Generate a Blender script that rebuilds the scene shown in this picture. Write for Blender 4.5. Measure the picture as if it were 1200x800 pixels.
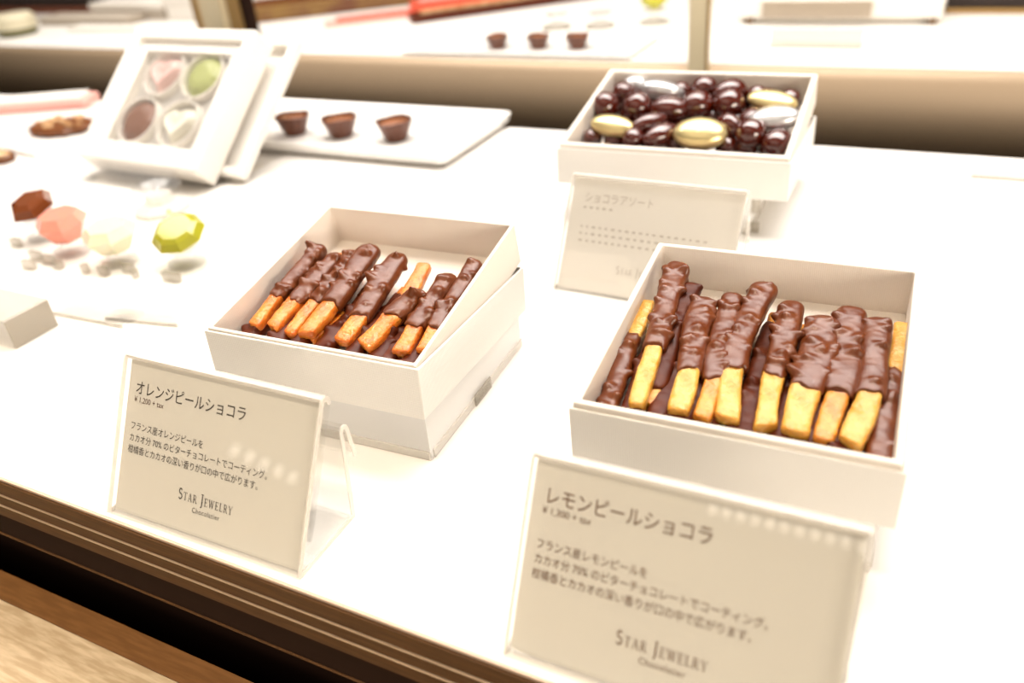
import bpy, bmesh, math, random
import numpy as np
from mathutils import Vector, Matrix, noise

for o in list(bpy.data.objects):
    bpy.data.objects.remove(o)
sc = bpy.context.scene
COL = sc.collection

# ------------------------------------------------------------------ camera
cam_d = bpy.data.cameras.new('camera')
cam = bpy.data.objects.new('camera', cam_d)
COL.objects.link(cam)
cr, cu, cf = Vector((0.8944, 0.4395, -0.0836)), Vector((-0.1661, 0.4997, 0.8501)), Vector((-0.4154, 0.7464, -0.5199))
M = Matrix.Identity(4)
for i, v in enumerate((cr, cu, -cf)):
    v.normalize()
    for j in range(3):
        M[j][i] = v[j]
M.translation = Vector((0, 0, 0.2244))
cam.matrix_world = M
cam_d.sensor_width = 36
cam_d.lens = 957.1 / 1200 * 36
cam_d.clip_start = 0.01
cam_d.clip_end = 50
cam_d.dof.use_dof = True
cam_d.dof.focus_distance = 0.35
cam_d.dof.aperture_fstop = 6.0
sc.camera = cam

# ------------------------------------------------------------------ world, lights, exposure
world = bpy.data.worlds.new('world')
sc.world = world
world.use_nodes = True
world.node_tree.nodes['Background'].inputs[0].default_value = (1.0, 0.86, 0.70, 1)
world.node_tree.nodes['Background'].inputs[1].default_value = 0.28


def area(name, loc, target, sx, sy, power, color, spread=math.pi):
    d = bpy.data.lights.new(name, 'AREA')
    d.shape = 'RECTANGLE'
    d.size, d.size_y = sx, sy
    d.energy = power
    d.color = color
    d.spread = spread
    o = bpy.data.objects.new(name, d)
    COL.objects.link(o)
    o.location = loc
    o.rotation_euler = (Vector(target) - Vector(loc)).to_track_quat('-Z', 'Y').to_euler()
    return o


area('case_top_light', (-0.45, 0.66, 0.85), (-0.45, 0.60, 0), 1.9, 0.50, 14.0, (1.0, 0.945, 0.89), math.radians(110))
area('shop_side_light', (1.8, -1.0, 0.30), (-0.3, 0.4, 0.1), 1.2, 0.5, 34.0, (1.0, 0.88, 0.73))
area('shop_ceiling_light', (-0.6, -1.4, 1.9), (-0.35, 0.2, 0.0), 2.4, 0.8, 6.0, (1.0, 0.86, 0.70))
area('ledge_fill_light', (-0.45, -0.06, 1.5), (-0.45, -0.06, 0), 1.2, 0.15, 3.4, (1.0, 0.86, 0.68), math.radians(40))  # added fill lamp, put in only to brighten the dark ledge
area('mirrored_counter_light', (-0.5, 1.25, 0.85), (-0.5, 1.25, 0), 3.0, 0.4, 9.0, (1.0, 0.93, 0.84), math.radians(100))  # lights the solid copy of the mirrored counter

sc.view_settings.view_transform = 'Standard'
sc.view_settings.look = 'None'
sc.view_settings.gamma = 1
sc.view_settings.use_curve_mapping = False
sc.view_settings.exposure = 0.0


# ------------------------------------------------------------------ materials
def mat(name, color, rough=0.5, metal=0.0, spec=0.5, **kw):
    m = bpy.data.materials.new(name)
    m.use_nodes = True
    nt = m.node_tree
    b = nt.nodes['Principled BSDF']
    b.inputs['Base Color'].default_value = (*color, 1)
    b.inputs['Roughness'].default_value = rough
    b.inputs['Metallic'].default_value = metal
    b.inputs['Specular IOR Level'].default_value = spec
    if 'coat' in kw:
        b.inputs['Coat Weight'].default_value = kw['coat']
        b.inputs['Coat Roughness'].default_value = kw.get('coat_rough', 0.05)
    if 'sss' in kw:
        b.inputs['Subsurface Weight'].default_value = kw['sss']
        b.inputs['Subsurface Radius'].default_value = kw.get('radius', (1, .5, .2))
        b.inputs['Subsurface Scale'].default_value = kw.get('sscale', 0.003)
    if 'emit' in kw:
        b.inputs['Emission Color'].default_value = (*kw['emit'], 1)
        b.inputs['Emission Strength'].default_value = kw['es']
    tc = nt.nodes.new('ShaderNodeTexCoord')
    if 'color2' in kw:
        n = nt.nodes.new('ShaderNodeTexNoise')
        n.inputs['Scale'].default_value = kw.get('cscale', 50)
        n.inputs['Detail'].default_value = 5
        if 'cstretch' in kw:
            mp = nt.nodes.new('ShaderNodeMapping')
            mp.inputs['Scale'].default_value = kw['cstretch']
            nt.links.new(tc.outputs['Object'], mp.inputs[0])
            nt.links.new(mp.outputs[0], n.inputs['Vector'])
        else:
            nt.links.new(tc.outputs['Object'], n.inputs['Vector'])
        r = nt.nodes.new('ShaderNodeValToRGB')
        r.color_ramp.elements[0].position = kw.get('c0', 0.4)
        r.color_ramp.elements[1].position = kw.get('c1', 0.65)
        r.color_ramp.elements[0].color = (*color, 1)
        r.color_ramp.elements[1].color = (*kw['color2'], 1)
        nt.links.new(n.outputs[0], r.inputs[0])
        nt.links.new(r.outputs[0], b.inputs['Base Color'])
    if 'bump' in kw:
        bp = nt.nodes.new('ShaderNodeBump')
        bp.inputs['Strength'].default_value = kw.get('bstr', 0.5)
        bp.inputs['Distance'].default_value = kw['bump']
        if kw.get('linen'):
            w1 = nt.nodes.new('ShaderNodeTexWave')
            w2 = nt.nodes.new('ShaderNodeTexWave')
            w3 = nt.nodes.new('ShaderNodeTexWave')
            for w, ax in ((w1, 'X'), (w2, 'Y'), (w3, 'Z')):
                w.bands_direction = ax
                w.inputs['Scale'].default_value = kw['bscale']
                w.inputs['Distortion'].default_value = 1.2
                w.inputs['Detail'].default_value = 2
                nt.links.new(tc.outputs['Object'], w.inputs['Vector'])
            a1 = nt.nodes.new('ShaderNodeMath')
            a2 = nt.nodes.new('ShaderNodeMath')
            a1.operation = a2.operation = 'ADD'
            nt.links.new(w1.outputs['Fac'], a1.inputs[0])
            nt.links.new(w2.outputs['Fac'], a1.inputs[1])
            nt.links.new(a1.outputs[0], a2.inputs[0])
            nt.links.new(w3.outputs['Fac'], a2.inputs[1])
            nt.links.new(a2.outputs[0], bp.inputs['Height'])
        else:
            n2 = nt.nodes.new('ShaderNodeTexNoise')
            n2.inputs['Scale'].default_value = kw['bscale']
            n2.inputs['Detail'].default_value = 4
            nt.links.new(tc.outputs['Object'], n2.inputs['Vector'])
            nt.links.new(n2.outputs[0], bp.inputs['Height'])
        nt.links.new(bp.outputs[0], b.inputs['Normal'])
    return m


def clear_mat(name, tint=(0.98, 0.98, 0.98), haze=0.0, hcol=(0.9, 0.88, 0.85), rough=0.02):
    """clear acrylic: see-through body with Fresnel reflection and a little surface haze"""
    m = bpy.data.materials.new(name)
    m.use_nodes = True
    nt = m.node_tree
    for n in list(nt.nodes):
        nt.nodes.remove(n)
    out = nt.nodes.new('ShaderNodeOutputMaterial')
    tr = nt.nodes.new('ShaderNodeBsdfTransparent')
    tr.inputs[0].default_value = (*tint, 1)
    gl = nt.nodes.new('ShaderNodeBsdfGlossy')
    gl.inputs['Roughness'].default_value = rough
    fr = nt.nodes.new('ShaderNodeFresnel')
    ge = nt.nodes.new('ShaderNodeNewGeometry')
    mr = nt.nodes.new('ShaderNodeMapRange')
    mr.inputs['To Min'].default_value = 1.49
    mr.inputs['To Max'].default_value = 1 / 1.49
    nt.links.new(ge.outputs['Backfacing'], mr.inputs['Value'])
    nt.links.new(mr.outputs[0], fr.inputs[0])
    mx = nt.nodes.new('ShaderNodeMixShader')
    nt.links.new(fr.outputs[0], mx.inputs[0])
    nt.links.new(tr.outputs[0], mx.inputs[1])
    nt.links.new(gl.outputs[0], mx.inputs[2])
    last = mx
    if haze > 0:
        df = nt.nodes.new('ShaderNodeBsdfDiffuse')
        df.inputs[0].default_value = (*hcol, 1)
        m2 = nt.nodes.new('ShaderNodeMixShader')
        m2.inputs[0].default_value = haze
        nt.links.new(mx.outputs[0], m2.inputs[1])
        nt.links.new(df.outputs[0], m2.inputs[2])
        last = m2
    nt.links.new(last.outputs[0], out.inputs[0])
    return m


LAM = mat('white_laminate', (0.86, 0.83, 0.79), 0.4, spec=0.4)
PAPER = mat('white_linen_paper', (0.85, 0.82, 0.77), 0.6, spec=0.3, bump=0.00012, bstr=0.6, bscale=380, linen=True)
TRAY_SHADED = mat('shaded_tray_paper', (0.82, 0.75, 0.67), 0.6, spec=0.2, bump=0.00012, bstr=0.5, bscale=380, linen=True)  # same white paper, the tan shade inside the trays put into its colour
BOARD = mat('smooth_white_board', (0.85, 0.81, 0.75), 0.5, spec=0.3)
CARD = mat('card_stock', (0.72, 0.69, 0.62), 0.7, spec=0.2)
INK = mat('brown_black_ink', (0.03, 0.018, 0.01), 0.6)
INK_RED = mat('bronze_ink', (0.10, 0.035, 0.012), 0.4)
INK_VEILED = mat('veiled_ink', (0.17, 0.08, 0.03), 0.4)  # same ink, lightened for the reflection and blur over the lemon sign
INK_PALE = mat('pale_ink', (0.58, 0.52, 0.45), 0.7)
ACR = clear_mat('clear_acrylic', (0.985, 0.98, 0.97), 0.03)
ACR_WHITENED = clear_mat('whitened_clear_acrylic', (0.97, 0.96, 0.94), 0.78, (0.96, 0.945, 0.92), 0.1)  # clear acrylic, the light scattered in it put in as white haze
ACR_EDGE = clear_mat('acrylic_edge', (0.95, 0.93, 0.90), 0.45, (0.92, 0.88, 0.82), 0.1)
ACR_GREY = clear_mat('grey_acrylic_edge', (0.86, 0.84, 0.80), 0.25, (0.5, 0.46, 0.40), 0.15)  # grey tint standing in for refraction at clear acrylic edges
CHOC = mat('milk_chocolate', (0.125, 0.026, 0.004), 0.33, spec=0.6, color2=(0.16, 0.040, 0.008), cscale=120, bump=0.0003, bscale=500, bstr=0.25)
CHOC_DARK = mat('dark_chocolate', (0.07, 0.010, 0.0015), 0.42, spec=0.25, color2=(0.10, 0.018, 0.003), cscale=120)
CHOC_BALL = mat('polished_chocolate', (0.075, 0.007, 0.0015), 0.12, spec=0.6, coat=1.0, coat_rough=0.1)
CHOC_CUP = mat('cup_chocolate', (0.10, 0.028, 0.010), 0.4, spec=0.5)
LEMON = mat('candied_lemon_peel', (0.68, 0.31, 0.03), 0.28, sss=0.35, radius=(1, .6, .15), sscale=0.002, color2=(0.80, 0.48, 0.11), cscale=180, c0=.35, c1=.7, bump=0.0012, bscale=520, bstr=0.9, coat=0.3)
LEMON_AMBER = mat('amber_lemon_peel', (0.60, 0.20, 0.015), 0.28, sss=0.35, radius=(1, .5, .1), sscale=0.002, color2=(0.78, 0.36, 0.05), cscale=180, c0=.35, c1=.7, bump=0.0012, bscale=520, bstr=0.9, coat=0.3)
ORANGE = mat('candied_orange_peel', (0.70, 0.15, 0.008), 0.28, sss=0.35, radius=(1, .4, .08), sscale=0.002, color2=(0.82, 0.30, 0.04), cscale=170, c0=.35, c1=.7, bump=0.0012, bscale=520, bstr=0.9, coat=0.35)
GOLD = mat('gold_foil', (0.86, 0.70, 0.34), 0.3, metal=0.75, bump=0.0006, bscale=160, bstr=0.4)
SILVER = mat('silver_foil', (0.84, 0.83, 0.83), 0.28, metal=0.75, bump=0.0006, bscale=160, bstr=0.4)
G_BROWN = mat('caramel_brown_gem', (0.16, 0.035, 0.004), 0.15, coat=0.6)
G_PINK = mat('rose_gem', (0.80, 0.30, 0.22), 0.25, sss=0.3, coat=0.4)
G_CREAM = mat('cream_gem', (0.82, 0.76, 0.55), 0.25, sss=0.3, coat=0.4)
G_GREEN = mat('olive_green_gem', (0.42, 0.40, 0.03), 0.15, sss=0.2, coat=0.6)
G_PALE_GREEN = mat('pale_green_shell', (0.42, 0.46, 0.16), 0.3)
G_PALE_PINK = mat('pale_pink_shell', (0.70, 0.46, 0.42), 0.3)
BRONZE = mat('brown_bronze_rail', (0.062, 0.025, 0.005), 0.6, spec=0.25, color2=(0.09, 0.037, 0.008), cscale=60, cstretch=(1, 20, 20))
BRIGHT_LIP = mat('polished_rail_lip', (0.62, 0.47, 0.32), 0.3, metal=0.6)
DARKREC = mat('dark_recess', (0.016, 0.006, 0.003), 0.8, spec=0.1)
LEDGE = mat('brushed_brown_ledge', (0.16, 0.065, 0.015), 0.45, metal=0.2, color2=(0.21, 0.09, 0.024), cscale=30, cstretch=(2, 18, 18))
LEDGE2 = mat('beige_brushed_ledge', (0.44, 0.32, 0.19), 0.5, metal=0.1, color2=(0.60, 0.47, 0.31), cscale=30, cstretch=(2, 14, 14))
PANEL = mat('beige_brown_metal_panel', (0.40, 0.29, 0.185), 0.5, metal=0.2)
DARKWALL = mat('dark_brown_wall', (0.018, 0.008, 0.005), 0.6)
FLOORM = mat('dark_floor', (0.06, 0.035, 0.02), 0.5)
CREAMPOST = mat('cream_metal_post', (0.72, 0.62, 0.42), 0.4, metal=0.2)
TANPOST = mat('tan_metal_edge', (0.36, 0.22, 0.08), 0.4, metal=0.3)
WHITEPLASTIC = mat('white_porcelain', (0.87, 0.84, 0.80), 0.25, spec=0.5, coat=0.3)
GREYBOARD = mat('grey_board', (0.46, 0.40, 0.33), 0.6)
RED = mat('red_wrapper', (0.70, 0.10, 0.05), 0.5)
PINKP = mat('pink_wrapper', (0.85, 0.42, 0.36), 0.5)
NUTM = mat('baked_florentine', (0.42, 0.20, 0.07), 0.4, color2=(0.75, 0.52, 0.28), cscale=70, c0=.4, c1=.6)
NUTDARK = mat('florentine_chocolate', (0.16, 0.05, 0.012), 0.35)
LAMP2 = mat('case_lamp_glow', (1, 0.95, 0.88), 0.5, emit=(1, 0.95, 0.9), es=60)
LAMP = mat('lamp_glow', (1, 0.95, 0.88), 0.5, emit=(1, 0.93, 0.84), es=4)


# ------------------------------------------------------------------ mesh helpers
def obj(name, bm, m=None, parent=None, smooth=False, loc=None, rot=None):
    if isinstance(bm, bpy.types.Mesh):
        me = bm
    else:
        bmesh.ops.recalc_face_normals(bm, faces=bm.faces)
        me = bpy.data.meshes.new(name)
        bm.to_mesh(me)
        bm.free()
    if m is not None and not me.materials:
        me.materials.append(m)
    if smooth:
        for p in me.polygons:
            p.use_smooth = True
    o = bpy.data.objects.new(name, me)
    COL.objects.link(o)
    if parent:
        o.parent = parent
    if loc is not None:
        o.location = loc
    if rot is not None:
        o.rotation_euler = rot
    return o


def tag(o, label, cat, group=None, kind=None):
    o['label'] = label
    o['category'] = cat
    if group:
        o['group'] = group
    if kind:
        o['kind'] = kind
    return o


def struct(o):
    o['kind'] = 'structure'
    return o


def thing(name, label, cat, loc=(0, 0, 0), rotz=0, group=None, rot=None):
    o = bpy.data.objects.new(name, None)
    o.empty_display_size = 0.01
    COL.objects.link(o)
    o.location = loc
    o.rotation_euler = rot if rot is not None else (0, 0, rotz)
    return tag(o, label, cat, group)


def box_bm(x0, x1, y0, y1, z0, z1, bev=0.0, seg=2):
    bm = bmesh.new()
    bmesh.ops.create_cube(bm, size=1)
    for v in bm.verts:
        v.co = Vector((x0 + (v.co.x + .5) * (x1 - x0), y0 + (v.co.y + .5) * (y1 - y0), z0 + (v.co.z + .5) * (z1 - z0)))
    if bev:
        bmesh.ops.bevel(bm, geom=list(bm.edges), offset=bev, segments=seg, affect='EDGES', profile=0.6)
    return bm


def openbox_bm(w, d, h, t, floor_t=0.0015, bev=0.0006, x0=0, y0=0, ztop=0.0):
    """open box: rim at ztop, height h downwards, wall thickness t"""
    bm = bmesh.new()
    zb = ztop - h
    R = lambda a, z: [bm.verts.new((x0 + a, y0 + a, z)), bm.verts.new((x0 + w - a, y0 + a, z)), bm.verts.new((x0 + w - a, y0 + d - a, z)), bm.verts.new((x0 + a, y0 + d - a, z))]
    ob, ot, it, ib = R(0, zb), R(0, ztop), R(t, ztop), R(t, zb + floor_t)
    bm.faces.new(ob[::-1])
    bm.faces.new(ib)
    for A, B in ((ob, ot), (ot, it), (it, ib)):
        for i in range(4):
            j = (i + 1) % 4
            bm.faces.new((A[i], A[j], B[j], B[i]))
    if bev:
        es = [e for e in bm.edges if not (e.verts[0] in ib and e.verts[1] in ib)]
        bmesh.ops.bevel(bm, geom=es, offset=bev, segments=3, affect='EDGES', profile=0.5)
    return bm


def prism_x(profile, x0, x1, closed=True):
    """polygon in (y, z) extruded along x"""
    bm = bmesh.new()
    a = [bm.verts.new((x0, y, z)) for y, z in profile]
    b = [bm.verts.new((x1, y, z)) for y, z in profile]
    n = len(profile)
    for i in range(n):
        j = (i + 1) % n
        bm.faces.new((a[i], a[j], b[j], b[i]))
    bm.faces.new(a)
    bm.faces.new(b[::-1])
    return bm


def sheet_x(path, t, x0, x1):
    """thin sheet following a (y,z) polyline, extruded along x"""
    n = len(path)
    L, Rr = [], []
    for i, (y, z) in enumerate(path):
        p = Vector(path[max(i - 1, 0)])
        q = Vector(path[min(i + 1, n - 1)])
        tdir = (q - p).normalized()
        nn = Vector((-tdir.y, tdir.x))
        if 0 < i < n - 1:
            d0 = (Vector(path[i]) - p).normalized()
            k = max(0.5, abs(nn.dot(Vector((-d0.y, d0.x)))))
        else:
            k = 1
        L.append((y + nn.x * t / 2 / k, z + nn.y * t / 2 / k))
        Rr.append((y - nn.x * t / 2 / k, z - nn.y * t / 2 / k))
    bm = bmesh.new()
    quads = []
    rows = []
    for (a, b) in zip(L, Rr):
        rows.append([bm.verts.new((x0, *a)), bm.verts.new((x1, *a)), bm.verts.new((x1, *b)), bm.verts.new((x0, *b))])
    for r0, r1 in zip(rows, rows[1:]):
        for i in range(4):
            j = (i + 1) % 4
            bm.faces.new((r0[i], r0[j], r1[j], r1[i]))
    bm.faces.new(rows[0])
    bm.faces.new(rows[-1][::-1])
    return bm


def lathe_bm(prof, n=32, sx=1, sy=1, cap=True):
    bm = bmesh.new()
    rings = []
    for r, z in prof:
        if r < 1e-7:
            rings.append([bm.verts.new((0, 0, z))])
        else:
            rings.append([bm.verts.new((r * sx * math.cos(2 * math.pi * i / n), r * sy * math.sin(2 * math.pi * i / n), z)) for i in range(n)])
    for A, B in zip(rings, rings[1:]):
        for i in range(n):
            j = (i + 1) % n
            if len(A) == 1:
                bm.faces.new((A[0], B[i], B[j]))
            elif len(B) == 1:
                bm.faces.new((A[i], A[j], B[0]))
            else:
                bm.faces.new((A[i], A[j], B[j], B[i]))
    if cap:
        for Rg in (rings[0], rings[-1]):
            if len(Rg) > 2:
                bm.faces.new(Rg)
    return bm


def text_obj(s, size, x, y, m, parent, z=0.0003, align='LEFT', sx=1.0, bold=0.0):
    c = bpy.data.curves.new('lettering', 'FONT')
    c.body = s
    c.size = size
    c.align_x = align
    c.space_character = 1.12 if s == 'Chocolatier' else 1.0
    c.offset = bold
    c.resolution_u = 3
    tmp = bpy.data.objects.new('lettering', c)
    COL.objects.link(tmp)
    bpy.context.view_layer.update()
    dg = bpy.context.evaluated_depsgraph_get()
    me = bpy.data.meshes.new_from_object(tmp.evaluated_get(dg))
    bpy.data.objects.remove(tmp)
    me.materials.clear()
    me.materials.append(m)
    o = bpy.data.objects.new('lettering', me)
    COL.objects.link(o)
    o.parent = parent
    o.location = (x, y, z)
    o.scale = (sx, 1, 1)
    return o


# small serif capitals drawn as strokes: (points, thickness) in a cell of height 1
def arc(cx, cy, rx, ry, a0, a1, n=9):
    return [(cx + rx * math.cos(math.radians(a0 + (a1 - a0) * i / n)), cy + ry * math.sin(math.radians(a0 + (a1 - a0) * i / n))) for i in range(n + 1)]


TK, TN = 0.13, 0.06
SERIF = {
    'S': (0.55, [(arc(.27, .74, .2, .22, 30, 270) + arc(.27, .26, .22, .25, 90, -150), TK)]),
    'T': (0.72, [([(.36, 0), (.36, 1)], TK), ([(.03, .97), (.69, .97)], TN), ([(.05, .82), (.05, 1)], TN), ([(.67, .82), (.67, 1)], TN), ([(.22, .02), (.5, .02)], TN)]),
    'A': (0.78, [([(.1, 0), (.38, 1)], TN), ([(.38, 1), (.68, 0)], TK), ([(.2, .35), (.58, .35)], TN), ([(0, .02), (.22, .02)], TN), ([(.54, .02), (.8, .02)], TN)]),
    'R': (0.72, [([(.15, 0), (.15, 1)], TK), ([(.15, .97)] + arc(.35, .74, .2, .23, 90, -90) + [(.15, .51)], .09), ([(.35, .5), (.66, 0)], TK), ([(.02, .02), (.3, .02)], TN), ([(.02, .98), (.2, .98)], TN), ([(.56, .02), (.76, .02)], TN)]),
    'J': (0.45, [([(.28, 1), (.28, .0)] + [(.24, -.15), (.12, -.22)], TK), ([(.1, .98), (.44, .98)], TN)]),
    'E': (0.64, [([(.15, 0), (.15, 1)], TK), ([(.02, .97), (.55, .97)], TN), ([(.02, .03), (.58, .03)], TN), ([(.15, .5), (.45, .5)], TN), ([(.55, .8), (.55, 1)], TN), ([(.58, 0), (.58, .2)], TN), ([(.45, .4), (.45, .6)], TN)]),
    'W': (1.05, [([(.1, 1), (.32, 0)], TK), ([(.32, 0), (.52, .95)], TN), ([(.52, .95), (.73, 0)], TK), ([(.73, 0), (.95, 1)], TN), ([(0, .98), (.22, .98)], TN), ([(.42, .98), (.6, .98)], TN), ([(.84, .98), (1.05, .98)], TN)]),
    'L': (0.6, [([(.15, 0), (.15, 1)], TK), ([(.02, .98), (.3, .98)], TN), ([(.02, .03), (.56, .03)], TN), ([(.56, 0), (.56, .22)], TN)]),
    'Y': (0.75, [([(.08, 1), (.37, .48)], TK), ([(.68, 1), (.37, .48)], TN), ([(.37, .5), (.37, 0)], TK), ([(0, .98), (.2, .98)], TN), ([(.56, .98), (.76, .98)], TN), ([(.24, .02), (.5, .02)], TN)]),
}


def serif_mesh(parts, spacing=0.16):
    """parts: list of (word, first letter height, other height)"""
    bm = bmesh.new()
    x = 0
    for word, hb, hs in parts:
        for k, ch in enumerate(word):
            h = hb if k == 0 else hs
            wd, strokes = SERIF[ch]
            for pts, th in strokes:
                th = th * h
                P = [Vector((x + px * h, py * h)) for px, py in pts]
                Lv, Rv = [], []
                for i, p in enumerate(P):
                    d = (P[min(i + 1, len(P) - 1)] - P[max(i - 1, 0)]).normalized()
                    nn = Vector((-d.y, d.x)) * th / 2
                    Lv.append(bm.verts.new((p.x + nn.x, p.y + nn.y, 0)))
                    Rv.append(bm.verts.new((p.x - nn.x, p.y - nn.y, 0)))
                for i in range(len(P) - 1):
                    bm.faces.new((Lv[i], Lv[i + 1], Rv[i + 1], Rv[i]))
            x += (wd + spacing) * h
        x += 0.35 * hb
    return bm, x


# ------------------------------------------------------------------ the setting
struct(obj('floor', box_bm(-4, 3, -3, 4, -0.95, -0.93), FLOORM))
struct(obj('wall_back', box_bm(-4, 3, 2.2, 2.25, -0.93, 2.0), DARKWALL))
struct(obj('wall_left', box_bm(-4.05, -4.0, -3, 4, -0.93, 2.0), DARKWALL))

ct = thing('display_counter', 'long glossy white display counter carrying the chocolate boxes', 'counter')
obj('counter_top', box_bm(-1.9, 0.9, 0.1433, 0.662, -0.012, 0.0, 0.0004), LAM, ct)
obj('base_panel', box_bm(-1.9, 0.9, 0.16, 0.655, -0.93, -0.012), DARKREC, ct)
seam = obj('back_vent_strip', box_bm(-0.08, 0.9, 0.650, 0.662, -0.001, 0.0012, 0.0003), LAM, ct)

fr = thing('counter_front_rail', 'stepped brown bronze rail along the front edge of the white counter', 'rail')
obj('top_strip', box_bm(-1.9, 0.9, 0.1422, 0.1432, -0.0016, -0.0002, 0.0002), mat('pinkish_edge_strip', (.60, .45, .34), .4), fr)
obj('rail', box_bm(-1.9, 0.9, 0.1412, 0.1432, -0.0098, -0.0017, 0.0002), BRONZE, fr)
obj('lip', box_bm(-1.9, 0.9, 0.1406, 0.1432, -0.0104, -0.0100, 0.0001), BRIGHT_LIP, fr)
obj('rail', box_bm(-1.9, 0.9, 0.1412, 0.1432, -0.0176, -0.0106, 0.0002), BRONZE, fr)
obj('lip', box_bm(-1.9, 0.9, 0.1406, 0.1432, -0.0182, -0.0178, 0.0001), BRIGHT_LIP, fr)
obj('rail', box_bm(-1.9, 0.9, 0.1412, 0.1432, -0.0260, -0.0184, 0.0002), BRONZE, fr)
obj('recess_panel', box_bm(-1.9, 0.9, 0.1424, 0.158, -0.0425, -0.0262), DARKREC, fr)
obj('lip', box_bm(-1.9, 0.9, 0.1418, 0.146, -0.0436, -0.0427, 0.0002), BRONZE, fr)

lg = thing('lower_ledge', 'brown brushed metal ledge below the counter front in the bottom left corner', 'ledge')
obj('brown_strip', box_bm(-1.9, 0.9, 0.1298, 0.1432, -0.60, -0.0800, 0.0004), LEDGE, lg)
obj('ledge_top', box_bm(-1.9, 0.9, -0.05, 0.1296, -0.60, -0.0795, 0.0006), LEDGE2, lg)

bc = thing('mirrored_counter', 'solid copy of the mirrored white counter, with a beige front panel rounded for shading', 'counter')  # solid copy of the near counter's mirror reflection
obj('counter_top', box_bm(-2.6, 1.6, 0.918, 1.50, -0.0018, 0.0, 0.0005), LAM, bc)
obj('base_panel', box_bm(-2.6, 1.6, 0.945, 1.49, -0.93, -0.012), DARKREC, bc)
fprof = [(0.9030 + (.12 if k < 5 else .115) * (k / 14 - .32) ** 2, -0.0020 - .135 * k / 14) for k in range(15)]
obj('shading_fascia', prism_x([(0.950, -0.0015)] + fprof + [(0.950, -0.1365)], -2.6, 1.6), PANEL, bc, smooth=True)  # bulge invented so the panel fades from light to dark

# posts standing at the front of the mirrored counter copy
p = struct(thing('trim_1', 'cream metal post rising behind the box of chocolate balls', 'post', (-0.2380, 0.905, -0.93)))
for k in ('label', 'category'):
    del p[k]
obj('post', box_bm(-0.0105, 0.0105, -0.008, 0.008, 0, 1.7, 0.001), CREAMPOST, p)
obj('edge_strip', box_bm(0.0095, 0.0120, -0.0095, -0.007, 0, 1.7, 0.0003), TANPOST, p)
p = struct(thing('trim_2', 'x', 'x', (-0.900, 0.935, 0.0)))
for k in ('label', 'category'):
    del p[k]
obj('post', box_bm(-0.085, -0.005, -0.008, 0.012, 0, 0.8, 0.001), CREAMPOST, p)
obj('edge_strip', box_bm(-0.089, -0.080, -0.012, 0.0, 0, 0.8, 0.0003), TANPOST, p)
obj('edge_strip', box_bm(-0.040, -0.034, -0.012, 0.0, 0, 0.8, 0.0003), CREAMPOST, p)
obj('edge_strip', box_bm(-0.022, -0.000, -0.012, 0.0, 0, 0.8, 0.0003), TANPOST, p)
obj('edge_strip', box_bm(0.0, 0.008, -0.008, 0.012, 0, 0.8, 0.0003), DARKREC, p)


# ------------------------------------------------------------------ boxes
BOX = {
    'o': dict(x=-.27743, y=.2145, a=.0386, w=.11119, d=.10589, h=.02411, t=-.0541, O=(-.2775, .2168, .0502), b=.1743),
    'l': dict(x=-.10016, y=.21744, a=.0313, w=.11141, d=.11538, h=.02411, t=.0318, O=(-.1002, .2175, .0517), b=.1102),
    'a': dict(x=-.22055, y=.48121, a=.0219, w=.15028, d=.11121, h=.02411, t=-.0452, O=(-.2206, .4833, .0518), b=.2080),
}
Z0 = .02511


def tray_frame(k):
    B = BOX[k]
    return Matrix.Translation(B['O']) @ Matrix.Rotation(B['a'], 4, 'Z') @ Matrix.Rotation(B['b'], 4, 'X')


def gift_box(k, label, wall, rx0, rx1):
    B = BOX[k]
    t = thing('gift_box', label, 'box', (B['x'], B['y'], Z0), 0, 'white gift boxes of chocolates')
    t.rotation_euler = (B['t'], 0, B['a'])
    w, d, h = B['w'], B['d'], B['h']
    obj('outer_box', openbox_bm(w, d, h, 0.0012, bev=0.0004, ztop=h), PAPER, t)
    TF = tray_frame(k)
    tm = (Matrix.Translation((B['x'], B['y'], Z0)) @ Matrix.Rotation(B['a'], 4, 'Z') @ Matrix.Rotation(B['t'], 4, 'X')).inverted() @ TF
    tr = obj('inner_tray', openbox_bm(w - .0028, d - .0028, .0225, wall, bev=wall * .32, x0=.0014), TRAY_SHADED, t)
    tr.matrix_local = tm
    # acrylic riser under the box, its top following the box underside
    zb = Z0 + math.sin(B['t']) * d
    rs = thing('acrylic_riser', '', 'riser', (B['x'], B['y'], 0), B['a'], 'clear acrylic risers under the gift boxes')
    y0, y1 = 0.004, d - 0.004
    f = lambda y: Z0 + math.sin(B['t']) * y - 0.0004
    obj('block', prism_x([(y0, 0.0002), (y1, 0.0002), (y1, f(y1)), (y0, f(y0))], rx0, rx1), ACR_WHITENED, rs)
    obj('base_edge', box_bm(rx0, rx1, y0 - .0008, y0 + .0012, 0.0002, 0.0045, .0003), ACR_EDGE, rs)
    obj('base_edge', box_bm(rx1 - .0012, rx1 + .0008, y0 + .002, y1, 0.0002, 0.0045, .0003), ACR_EDGE, rs)
    return t, rs


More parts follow.
